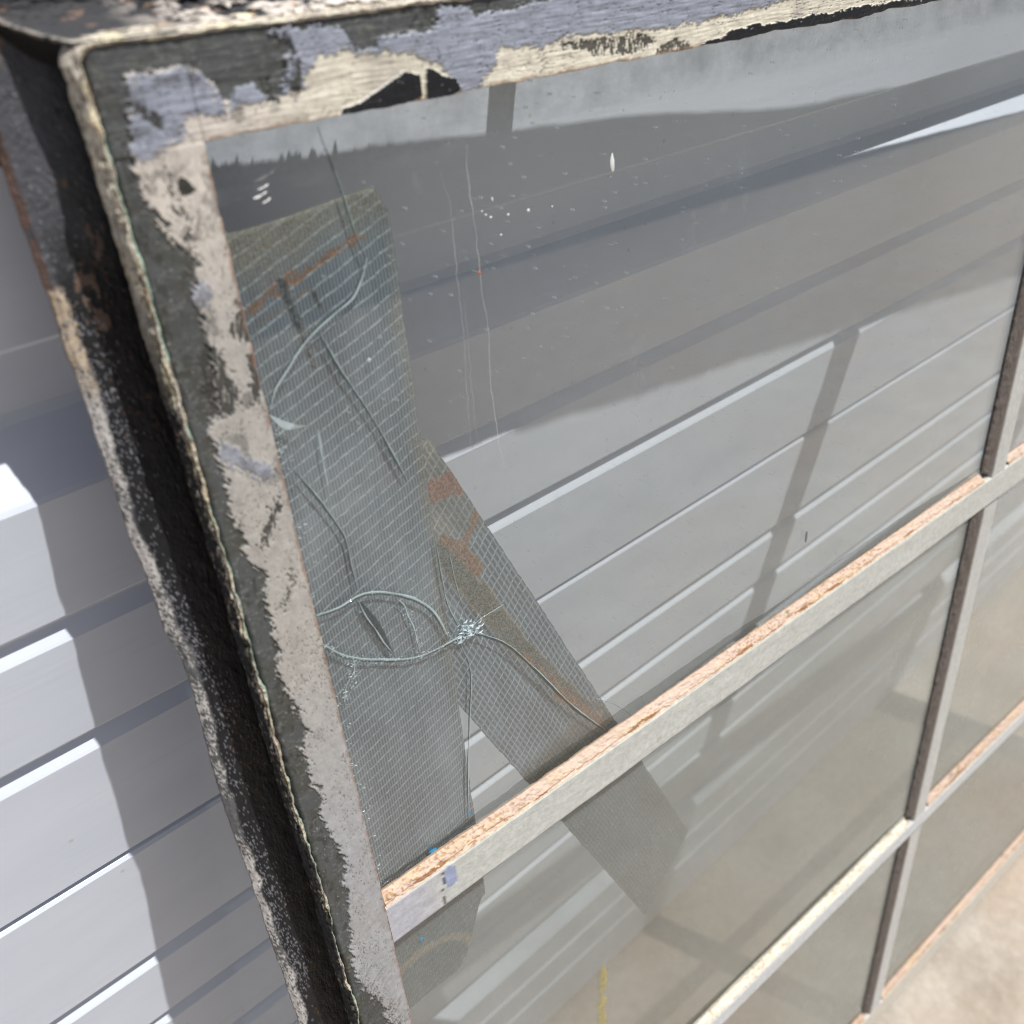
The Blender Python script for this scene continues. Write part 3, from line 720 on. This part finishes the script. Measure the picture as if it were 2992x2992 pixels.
for i, (a, b) in enumerate(((0.0, 1.278), (1.381, 2.764), (2.841, 4.054))):
    bar('glazing_bar', False, a, b, 2.088, 2.165, 210 + i, lin(196, 197, 194))

# --- putty fillets between bars and glass
def putty(horiz, a0, a1, c_face, c_glass, seed, kind, d0=0.003):
    al = glen(a0, a1, d0, 0.35); n = len(al); k = 22; t = np.linspace(0, 1, k)
    A, T = np.meshgrid(al, t, indexing='xy')
    n1 = fbm(A * 45, T * 4, seed, 4); n2 = fbm(A * 190, T * 10, seed + 2, 4); n3 = fbm(A * 12, T * 2, seed + 4, 3)
    env = np.sin(T * math.pi) ** 0.6
    Cc = c_face + (c_glass - c_face) * T + np.sign(c_glass - c_face) * (0.004 * n1 + 0.0018 * n2) * ss(0.0, 1.0, T)
    am = 0.25 if kind == 'brown' else 1.0
    W = 0.0015 + (0.0245 - 0.0015) * T - (0.0035 * n1 + 0.0028 * n2) * env * am - 0.003 * env
    if kind == 'rust':
        c = np.broadcast_to(lin(198, 176, 160), A.shape + (3,)).copy()
        c = blend(c, 0.8 * ss(0.0, 0.5, n3 + 0.4 * n1), lin(200, 176, 148))
        c = blend(c, 0.6 * ss(0.1, 0.5, n1) * ss(0.0, 0.4, fbm(A * 7, T * 0 + 3, seed + 17, 3)), lin(112, 96, 80))
        c = blend(c, 0.7 * ss(0.1, 0.4, n2) * ss(-0.1, 0.3, fbm(A * 5, T * 0, seed + 7, 3)), lin(150, 104, 58))
        line = np.abs(T - 0.24 - 0.12 * fbm(A * 20, A * 0, seed + 8, 3)) < (0.02 + 0.11 * ss(0.0, 0.5, fbm(A * 9, A * 0 + 4, seed + 9, 3)))
        c = blend(c, line * 0.85 * (fbm(A * 60, T * 6, seed + 10, 3) > -0.35), lin(134, 90, 54))
        c = blend(c, (T < 0.14) * 0.6, lin(226, 210, 178))
        c = blend(c, (T > 0.93) * 0.8, lin(120, 104, 84))
    elif kind == 'pale':
        c = np.broadcast_to(lin(228, 220, 202), A.shape + (3,)).copy()
        c = blend(c, 0.8 * (n2 > 0.2) * ss(-0.2, 0.3, n3), lin(170, 140, 100)); c = blend(c, (T > 0.85) * 0.6, lin(110, 110, 100))
    else:
        c = np.broadcast_to(lin(122, 114, 108), A.shape + (3,)).copy()
        c = blend(c, 0.5 * ss(-0.1, 0.4, n1), lin(104, 92, 86)); c = blend(c, (n2 > 0.5) * 0.4, lin(80, 70, 64)); c = blend(c, (T < 0.12) * 0.6, lin(150, 142, 134)); c = blend(c, (T > 0.9) * 0.8, lin(40, 44, 46))
    P = L(A, Cc, W) if horiz else L(Cc, A, W)
    return grid_obj('putty', P, M_PUTTY, win, c, 0.8, flip=horiz)
for a0, a1 in ((0.003, 2.05), (2.19, 4.24)):
    putty(True, a0, a1, 1.2795, 1.256, 301, 'rust', 0.002)
    putty(True, a0, a1, 2.7655, 2.728, 311, 'pale' if a0 < 1 else 'rust')
    putty(True, a0, a1, 4.0555, 4.02, 321, 'rust', 0.004)
for i, (a0, a1) in enumerate(((0.003, 1.258), (1.382, 2.73), (2.842, 4.02))):
    putty(False, a0, a1, 2.0885, 2.052, 331 + i, 'brown'); putty(False, a0, a1, 2.1645, 2.19, 341 + i, 'brown')
    putty(True, 0.003, 2.05, (1.3795, 2.8395, 1.3795)[i] if i < 2 else 2.8395, (1.388, 2.848, 1.388)[i] if i < 2 else 2.848, 351 + i, 'brown', 0.004) if i < 2 else None

# --- panes
panes = []
for r, (v0, v1) in enumerate(((-0.01, 1.29), (1.37, 2.775), (2.83, 4.065))):
    for c_, (u0, u1) in enumerate(((-0.01, 2.095), (2.158, 4.26))):
        panes.append(box_uvw('glass_pane', u0, u1, v0, v1, 0.0252, 0.0305, M_GLASS if r == 0 else M_GLASS2, win))
main = panes[0]
main['label'] = 'cracked upper left pane'

# --- cracks in the first pane
CR = [[(0.146, 0.009), (0.161, 0.075), (0.178, 0.158), (0.182, 0.169)],
[(0.182, 0.169), (0.172, 0.19), (0.155, 0.212), (0.127, 0.225), (0.098, 0.238), (0.072, 0.254), (0.049, 0.275), (0.026, 0.296), (0.014, 0.317)],
[(0.099, 0.242), (0.117, 0.294), (0.15, 0.374), (0.173, 0.44), (0.190, 0.495)],
[(0.029, 0.414), (0.056, 0.475), (0.069, 0.511), (0.077, 0.536), (0.079, 0.583), (0.08, 0.635)],
[(0.009, 0.64), (0.046, 0.646), (0.083, 0.643), (0.134, 0.667), (0.168, 0.695), (0.198, 0.734), (0.213, 0.775), (0.222, 0.808)],
[(0.01, 0.694), (0.031, 0.724), (0.054, 0.746), (0.096, 0.775), (0.161, 0.808), (0.223, 0.814), (0.267, 0.811)],
[(0.141, 0.683), (0.15, 0.698), (0.154, 0.721), (0.16, 0.745), (0.162, 0.767), (0.164, 0.801)],
[(0.266, 0.817), (0.328, 0.876), (0.392, 0.976), (0.476, 1.123), (0.558, 1.244)],
[(0.242, 0.831), (0.253, 0.878), (0.241, 0.993), (0.222, 1.11), (0.208, 1.235)],
[(0.525, 1.134), (0.589, 1.195), (0.65, 1.277)],
[(0.222, 0.605), (0.224, 0.675), (0.228, 0.74), (0.242, 0.792)],
[(0.243, 0.634), (0.248, 0.709), (0.259, 0.785)],
[(0.07, 0.367), (0.069, 0.398), (0.068, 0.455)],
[(0.262, 0.808), (0.29, 0.802), (0.336, 0.799)],
[(0.05, 0.743), (0.048, 0.769), (0.032, 0.786), (0.022, 0.812)]]
#        (bright width, dark width, slant through the glass)
CRW = [(0.0006, 0.0022, 0.002), (0.0022, 0.0014, 0.008), (0.0009, 0.0036, 0.003), (0.0008, 0.0032, 0.003), (0.0023, 0.0024, 0.008), (0.0026, 0.0026, 0.007),
       (0.0014, 0.0010, 0.004), (0.0014, 0.0048, 0.004), (0.0010, 0.0026, 0.003), (0.0008, 0.0006, 0.001), (0.0007, 0.0016, 0.002), (0.0006, 0.0008, 0.002), (0.0016, 0.0003, 0.001), (0.0014, 0.0004, 0.001), (0.0012, 0.0008, 0.003)]
def resample(P, step, jit, seed):
    P = np.array(P, float); s = np.concatenate([[0], np.cumsum(np.hypot(*np.diff(P, axis=0).T))])
    # Catmull-Rom through the points
    n = max(4, int(s[-1] / step)); q = np.linspace(0, s[-1], n); out = []
    for c in (0, 1):
        m = np.gradient(P[:, c], s) if len(P) > 2 else np.full(len(P), (P[-1, c] - P[0, c]) / s[-1])
        i = np.clip(np.searchsorted(s, q, 'right') - 1, 0, len(s) - 2); h = s[i + 1] - s[i]; t = (q - s[i]) / h
        out.append((2 * t ** 3 - 3 * t ** 2 + 1) * P[i, c] + (t ** 3 - 2 * t ** 2 + t) * h * m[i] + (-2 * t ** 3 + 3 * t ** 2) * P[i + 1, c] + (t ** 3 - t ** 2) * h * m[i + 1])
    X, Y = out
    X = X + jit * fbm(q * 60, q * 0 + seed, seed, 3); Y = Y + jit * fbm(q * 60, q * 0 + seed + 7, seed + 1, 3)
    return X, Y
def ribbon(name, P, wid, w0, w1, slant, mat, parent, seed, jit=0.0005, taper=True, shift=0.0):
    X, Y = resample(P, 0.0022, jit, seed); tx = np.gradient(X); ty = np.gradient(Y); l = np.hypot(tx, ty) + 1e-9
    nx, ny = -ty / l, tx / l; k = np.linspace(0, 1, len(X))
    a = wid * (0.25 + 1.1 * vnoise(k * 9 + seed, k * 0, seed) + 0.25 * vnoise(k * 60, k * 0, seed + 3)) * (np.minimum(1, 6 * np.minimum(k, 1 - k)) * 0.8 + 0.2 if taper else 1) / 2
    q = np.linspace(0, 1, len(X))
    rows = [(-a + shift, w0 + .0004), (0 * a + shift, w0 - 0.3 * a), (a + shift, w0 + .0004), (a + slant + shift, w1)]
    G = np.stack([L(X + nx * o_, Y + ny * o_, ww) for o_, ww in rows], 0)
    return grid_obj(name, G, mat, parent)
for i, (P, (wb, wd, sl)) in enumerate(zip(CR, CRW)):
    ribbon('crack', P, wb, 0.0240, 0.0243, wb * 0.3, M_CRACK, main, 400 + i)
    ribbon('crack', P, wd, 0.0247, 0.0249, 0.0003, M_CRACKD, main, 400 + i, shift=wb * 0.5 + wd * 0.5 + (0.0015 if sl > .005 else 0.0))  # dark ribbon offset beside the crack: its shade painted in
# open slit where a sliver of glass is gone
sl = [(0.076, 0.652), (0.084, 0.686), (0.093, 0.712), (0.105, 0.75), (0.119, 0.785)]
X, Y = resample(sl, 0.004, 0.0006, 9); k = np.linspace(0, 1, len(X)); wd = 0.0105 * np.sin(k ** 0.8 * math.pi) ** 0.8
grid_obj('crack', np.stack([L(X - wd * .2, Y + wd * .1, 0.0246), L(X + wd, Y - wd * .6, 0.0246)], 0), M_CRACKD, main)
ribbon('crack', sl, 0.0016, 0.0238, 0.0242, 0.0004, M_CHIP, main, 77, shift=-0.0015)

# splinters at the impact, along the broken arcs and where the glass meets the stile
rng = np.random.default_rng(4)
vv_, ff_ = [], []
def shard(u, v, s, ang, asp):
    i = len(vv_); ca, sa = math.cos(ang), math.sin(ang)
    for a, b, h in ((-1, 0, 0), (1, 0.1, 0), (0.1, asp, 0), (0.0, asp * .4, rng.uniform(.2, .9))):
        a *= s; b *= s
        vv_.append(L(u + ca * a - sa * b, v + sa * a + ca * b, 0.0245 - h * s))
    ff_.extend([(i, i + 1, i + 3), (i + 1, i + 2, i + 3), (i + 2, i, i + 3)])
for _ in range(120):
    r = abs(rng.normal(0, 0.013)); t = rng.uniform(0, 6.28)
    shard(0.256 + r * math.cos(t) * 1.2, 0.808 + r * math.sin(t), rng.uniform(.0015, .0075), rng.normal(-0.6, 0.7), rng.uniform(.12, .55))
for X, Y, n, sd, sz in ((*resample(CR[5], .004, 0, 1), 200, .004, .0022), (*resample(CR[4], .004, 0, 1), 60, .002, .0014), (*resample(CR[14], .004, 0, 1), 90, .006, .003), (*resample(CR[6], .004, 0, 1), 40, .005, .002), (*resample([(0.012, 0.335), (0.02, 0.36), (0.014, 0.39)], .004, 0, 1), 40, .008, .003)):
    for _ in range(n):
        j = rng.integers(len(X)); shard(X[j] + rng.normal(0, sd), Y[j] + rng.normal(0, sd) + 0.003, rng.uniform(.0005, sz), rng.uniform(0, 6.28), rng.uniform(.1, .8))
for _ in range(150):
    v = rng.choice([rng.uniform(0.30, 0.62), rng.uniform(0.85, 1.26)]); shard(0.006 + abs(rng.normal(0, .009)), v, rng.uniform(.0008, .0034), rng.normal(0.5, 0.5), rng.uniform(.08, .3))
mesh_obj('splinters', np.array(vv_), np.array(ff_), M_CHIP, main, smooth=False)
# the big torn flake of film beside the stile
fl = [(0.008, 0.322), (0.022, 0.334), (0.040, 0.348), (0.056, 0.356), (0.044, 0.355), (0.030, 0.352), (0.020, 0.345)]
mesh_obj('splinters', L([p[0] for p in fl], [p[1] for p in fl], 0.0235 - 0.002 * np.array([0, 1, 1.5, .2, .4, 1, .6])), np.array([(0, 1, 6), (1, 5, 6), (1, 2, 5), (2, 4, 5), (2, 3, 4)]), M_CHIP, main, smooth=False)
# lime runs
RUN = [[(0.35, 0.062), (0.348, 0.101), (0.35, 0.135), (0.353, 0.184), (0.353, 0.251), (0.359, 0.306), (0.354, 0.395), (0.357, 0.465), (0.358, 0.511), (0.364, 0.541)],
       [(0.306, 0.093), (0.314, 0.121), (0.315, 0.197), (0.315, 0.285), (0.31, 0.396), (0.306, 0.49)], [(0.322, 0.26), (0.32, 0.36), (0.318, 0.48), (0.32, 0.53)]]
for i, P in enumerate(RUN):
    ribbon('lime_run', P, (0.0016, 0.0008, 0.0006)[i], 0.0245, 0.0246, 0.0002, M_LIME, main, 500 + i, jit=0.0022)
def blob(name, u, v, r, w, mat, parent, asp=1.0, seed=0, h=0.25):
    n = 18; t = np.linspace(0, 2 * math.pi, n, endpoint=False); rr = r * (1 + 0.25 * fbm(np.cos(t) * 1.5 + seed, np.sin(t) * 1.5, seed, 2))
    ring = L(u + rr * np.cos(t), v + rr * asp * np.sin(t), w); mid = L(u + rr * .6 * np.cos(t), v + rr * .6 * asp * np.sin(t), w - r * h * .8); top = L([u], [v], w - r * h)
    V = np.concatenate([ring, mid, top]); f = []
    for i in range(n):
        j = (i + 1) % n; f += [(i, j, n + j), (i, n + j, n + i), (n + i, n + j, 2 * n)]
    return mesh_obj(name, V, np.array(f), mat, parent)
for i, (u, v, r, a) in enumerate([(0.161, 0.30, .0028, 1.2), (0.372, 0.158, .0016, 1), (0.380, 0.163, .0022, .8), (0.366, 0.152, .0013, 1), (0.41, 0.166, .002, 1), (0.446, 0.168, .0025, 1), (0.395, 0.19, .0016, 1), (0.49, 0.172, .0014, 1), (0.385, 0.14, .0014, 2.2), (0.61, 0.135, .004, 3.2)]):
    blob('paint_drop', u, v, r, 0.0249, M_DROP_GLINT if i else M_CHIP, main, a, i, 0.3)
blob('paint_drop', 0.352, 0.232, .0026, 0.0249, crack_mat('orange_fleck', (0.45, 0.16, 0.06), 1, .6), main, 1.3, 3, .3)
blob('paint_drop', 1.213, 1.08, .005, 0.0249, M_CRACKD, main, 3.4, 5, .1)

# ------------------------------------------------------------------ scrim tape strips on the back of the glass
def tape(name, P0, P1, wid, w, top_fn, seed, label, pigf, nx, ny, length_n=420):
    """strip from P0 to P1 (centre line of its left edge), wid across to the right"""
    p0 = np.array(P0, float); d = np.array(P1, float) - p0; Ln = np.hypot(*d); d /= Ln; nrm = np.array([d[1], -d[0]])
    s = np.linspace(0, 1, 70); t = np.linspace(0, 1, length_n)
    S, T = np.meshgrid(s, t, indexing='ij')
    lo, hi = top_fn(S)
    Y = lo + (hi - lo) * T
    X = S * wid
    X = X + 0.0016 * fbm(Y * 60, S * 0, seed, 3) * (np.abs(S - 0.5) * 2) ** 3
    uu = p0[0] + d[0] * Y + nrm[0] * X; vv = p0[1] + d[1] * Y + nrm[1] * X
    pc, ww = pigf(S, Y, uu, vv, X)
    pig = np.concatenate([pc[0], pc[1][..., None]], -1)
    ob = grid_obj(name, L(uu, vv, w + ww), tape_mat(name + '_film', nx, ny, seed), None, pig, uv=np.stack([S, Y], -1))
    ob.matrix_world = WM
    tag(ob, label, 'tape', 'strips of clear scrim tape on the broken pane')
    return ob
GR = lin(136, 130, 110)
def pig1(S, Y, u, v, X):
    c = np.broadcast_to(GR, S.shape + (3,)).copy(); a = np.zeros(S.shape)
    edge = ss(0.90, 0.99, S + 0.05 * fbm(Y * 20, S * 4, 601, 3)) * (1 - ss(0.8, 1.05, v)); a = np.maximum(a, edge * 0.45)
    top = 1 - ss(0.10, 0.19, v + 0.04 * fbm(S * 6, Y * 6, 602, 3)); a = np.maximum(a, top * 0.75)
    edg = 1 - ss(0.0, 0.006, Y - 0.004 * np.sin(S * 5) + 0.006 * S); c = blend(c, edg, lin(182, 178, 160)); a = np.maximum(a, edg)
    # rusty smears running up to the right
    for (u0, v0, u1, v1, wd, al) in ((0.02, 0.195, 0.085, 0.162, .008, .8), (0.06, 0.185, 0.175, 0.142, .006, .95), (0.10, 0.168, 0.19, 0.146, .004, .9), (0.02, 0.215, 0.10, 0.19, .004, .5)):
        dx, dy = u1 - u0, v1 - v0; l2 = dx * dx + dy * dy; t = ((u - u0) * dx + (v - v0) * dy) / l2
        dist = np.hypot(u - u0 - np.clip(t, 0, 1) * dx, v - v0 - np.clip(t, 0, 1) * dy) + 0.004 * fbm(u * 90, v * 140, 603, 3)
        k = 1 - ss(wd * .4, wd, dist); c = blend(c, k, lin(140, 102, 70)); a = np.maximum(a, k * al)
    for (u0, v0, u1, v1, wd) in ((0.066, 0.172, 0.078, 0.235, .008), (0.078, 0.235, 0.086, 0.29, .004), (0.105, 0.195, 0.109, 0.215, .004)):
        dx, dy = u1 - u0, v1 - v0; l2 = dx * dx + dy * dy; t = ((u - u0) * dx + (v - v0) * dy) / l2
        dist = np.hypot(u - u0 - np.clip(t, 0, 1) * dx, v - v0 - np.clip(t, 0, 1) * dy) + 0.003 * fbm(u * 200, v * 300, 604, 3)
        k = 1 - ss(wd * .4, wd, dist); c = blend(c, k, lin(40, 42, 42)); a = np.maximum(a, k * .9)
    arc = np.abs(np.hypot((u - 0.06) / 0.12, (v - 1.62) / 0.11) - 1) ; k = (1 - ss(0.03, 0.12, arc + 0.05 * fbm(u * 30, v * 30, 605, 3))) * (v < 1.62) * (v > 1.45)
    c = blend(c, k, lin(170, 140, 104)); a = np.maximum(a, k * .7)
    low = ss(1.34, 1.38, v) * (k < .3); c = blend(c, low, lin(74, 84, 90)); a = np.maximum(a, low * 0.75)
    w_ = 0.0016 * fbm(S * 5, Y * 4, 606, 3) + 0.0010 * fbm(S * 30, Y * 9, 607, 3)
    return (c, a), w_
def top1(S):
    lo = 0.0 + 0.004 * np.sin(S * 5) - 0.006 * S + 0.03 * ss(0.90, 1.0, S) ** 2
    hi = 1.60 - 0.06 * S - 0.16 * ss(0.6, 1.0, S) ** 1.5 - 0.05 * (1 - S)
    return lo, hi
tape('tape_strip', (-0.03, 0.100), (-0.032, 1.7), 0.257, 0.0330, top1, 71, 'wide upright strip of clear scrim tape beside the left stile, crossed by the curved cracks', pig1, 52, 52)
def pig2(S, Y, u, v, X):
    c = np.broadcast_to(lin(176, 160, 130), S.shape + (3,)).copy(); a = np.zeros(S.shape)
    k = ss(0.035, 0.05, v - 0.47 + 0.01 * fbm(u * 60, v * 60, 611, 3)) * (1 - ss(0.085, 0.10, v - 0.47 + 0.01 * fbm(u * 60, v * 60, 612, 3)))
    c = blend(c, k, lin(142, 98, 76)); a = np.maximum(a, k * 0.95)
    for (u0, v0, u1, v1, wd) in ((0.243, 0.625, 0.275, 0.665, .011), (0.275, 0.665, 0.318, 0.60, .012), (0.27, 0.66, 0.30, 0.715, .017), (0.37, 0.93, 0.57, 1.245, .006), (0.45, 1.08, 0.57, 1.25, .016)):
        dx, dy = u1 - u0, v1 - v0; l2 = dx * dx + dy * dy; t = ((u - u0) * dx + (v - v0) * dy) / l2
        dist = np.hypot(u - u0 - np.clip(t, 0, 1) * dx, v - v0 - np.clip(t, 0, 1) * dy) + 0.006 * fbm(u * 70, v * 70, 613, 3)
        k = 1 - ss(wd * .5, wd, dist); c = blend(c, k, lin(140, 104, 76)); a = np.maximum(a, k * .95)
    k = (1 - ss(0.60, 0.66, v)) * 0.35; a = np.maximum(a, k)
    k = ss(1.16, 1.2, v - (u - 0.5) * -0.25) * (1 - ss(1.42, 1.44, v)) * 0.75; c = blend(c, (k > 0) & (a < .4), lin(112, 104, 92)); a = np.maximum(a, k)
    lw = ss(1.34, 1.38, v); c = blend(c, lw, lin(70, 80, 86)); a = np.maximum(a, lw * 0.75)
    # clear folded film without threads, from the rust patch down to the bar
    for (u0, v0, u1, v1, wd, cc, al) in ((0.235, 0.64, 0.36, 0.90, .026, lin(108, 110, 103), 1.2), (0.36, 0.90, 0.56, 1.24, .020, lin(104, 106, 102), 1.3), (0.25, 0.52, 0.30, 0.60, .05, lin(120, 116, 100), .45)):
        dx, dy = u1 - u0, v1 - v0; l2 = dx * dx + dy * dy; t = ((u - u0) * dx + (v - v0) * dy) / l2
        dist = np.hypot(u - u0 - np.clip(t, 0, 1) * dx, v - v0 - np.clip(t, 0, 1) * dy) + 0.006 * fbm(u * 30, v * 30, 615, 3)
        k = (1 - ss(wd * .6, wd, dist)) * (a < .5); c = blend(c, k, cc); a = np.maximum(a, k * al)
    # puckers
    w_ = 0.0035 * np.exp(-((S - 0.55 - 0.25 * (Y - 0.6)) / 0.05) ** 2) * (1 - ss(0.7, 0.9, Y)) + 0.0012 * fbm(S * 6, Y * 5, 614, 3)
    return (c, a), w_
def top2(S):
    lo = 0.0 + 0.02 * (1 - S) + 0.03 * ss(0.93, 1.0, S) ** 2 * 0.5
    hi = 1.50 + 0.11 * (1 - S) + 0.0 * S
    return lo, hi
tape('tape_strip', (0.035, 0.53), (0.668, 1.961), 0.222, 0.0355, top2, 83, 'slanting strip of clear scrim tape with rusty adhesive smears, running below the impact hole', pig2, 26, 50)
for i, (u, v, r, a) in enumerate(((0.124, 1.253, .0075, .8), (0.118, 1.246, .003, 2), (0.211, 1.225, .0035, .6), (0.066, 1.46, .004, 1.2))):
    blob('blue_paint_drop', u, v, r, 0.0249, M_BLUE, main, a, 30 + i, .1)
# yellow drip on the lower pane
ribbon('yellow_drip', [(0.528, 2.038), (0.527, 2.117), (0.519, 2.191), (0.519, 2.326)], 0.024, 0.0249, 0.02495, 0.0005, M_YEL, panes[2], 900, jit=0.003)


for i, (u, v, ln) in enumerate(((0.055, 0.052, .020), (0.058, 0.062, .014), (0.050, 0.070, .018), (0.060, 0.077, .012), (0.075, 0.048, .008))):  # short white dashes: reflection glints painted onto the glass
    ribbon('painted_glint', [(u, v), (u + ln * .5, v - .0012), (u + ln, v - .004)], 0.0022, 0.0247, 0.0249, 0.0002, M_DROP_GLINT, main, 950 + i, jit=0.0006)

M_DARKLINE = crack_mat('grime_on_glass', (0.06, 0.06, 0.045), 0.38, 0.8, 0, 0.1)  # dark translucent line on the glass along the putty edge
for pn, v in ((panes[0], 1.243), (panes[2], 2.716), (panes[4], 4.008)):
    ribbon('dark_line', [(0.02, v), (0.7, v - .002), (1.4, v + .001), (2.05, v)], 0.030, 0.0248, 0.0249, 0.0002, M_DARKLINE, pn, 960, jit=0.002)
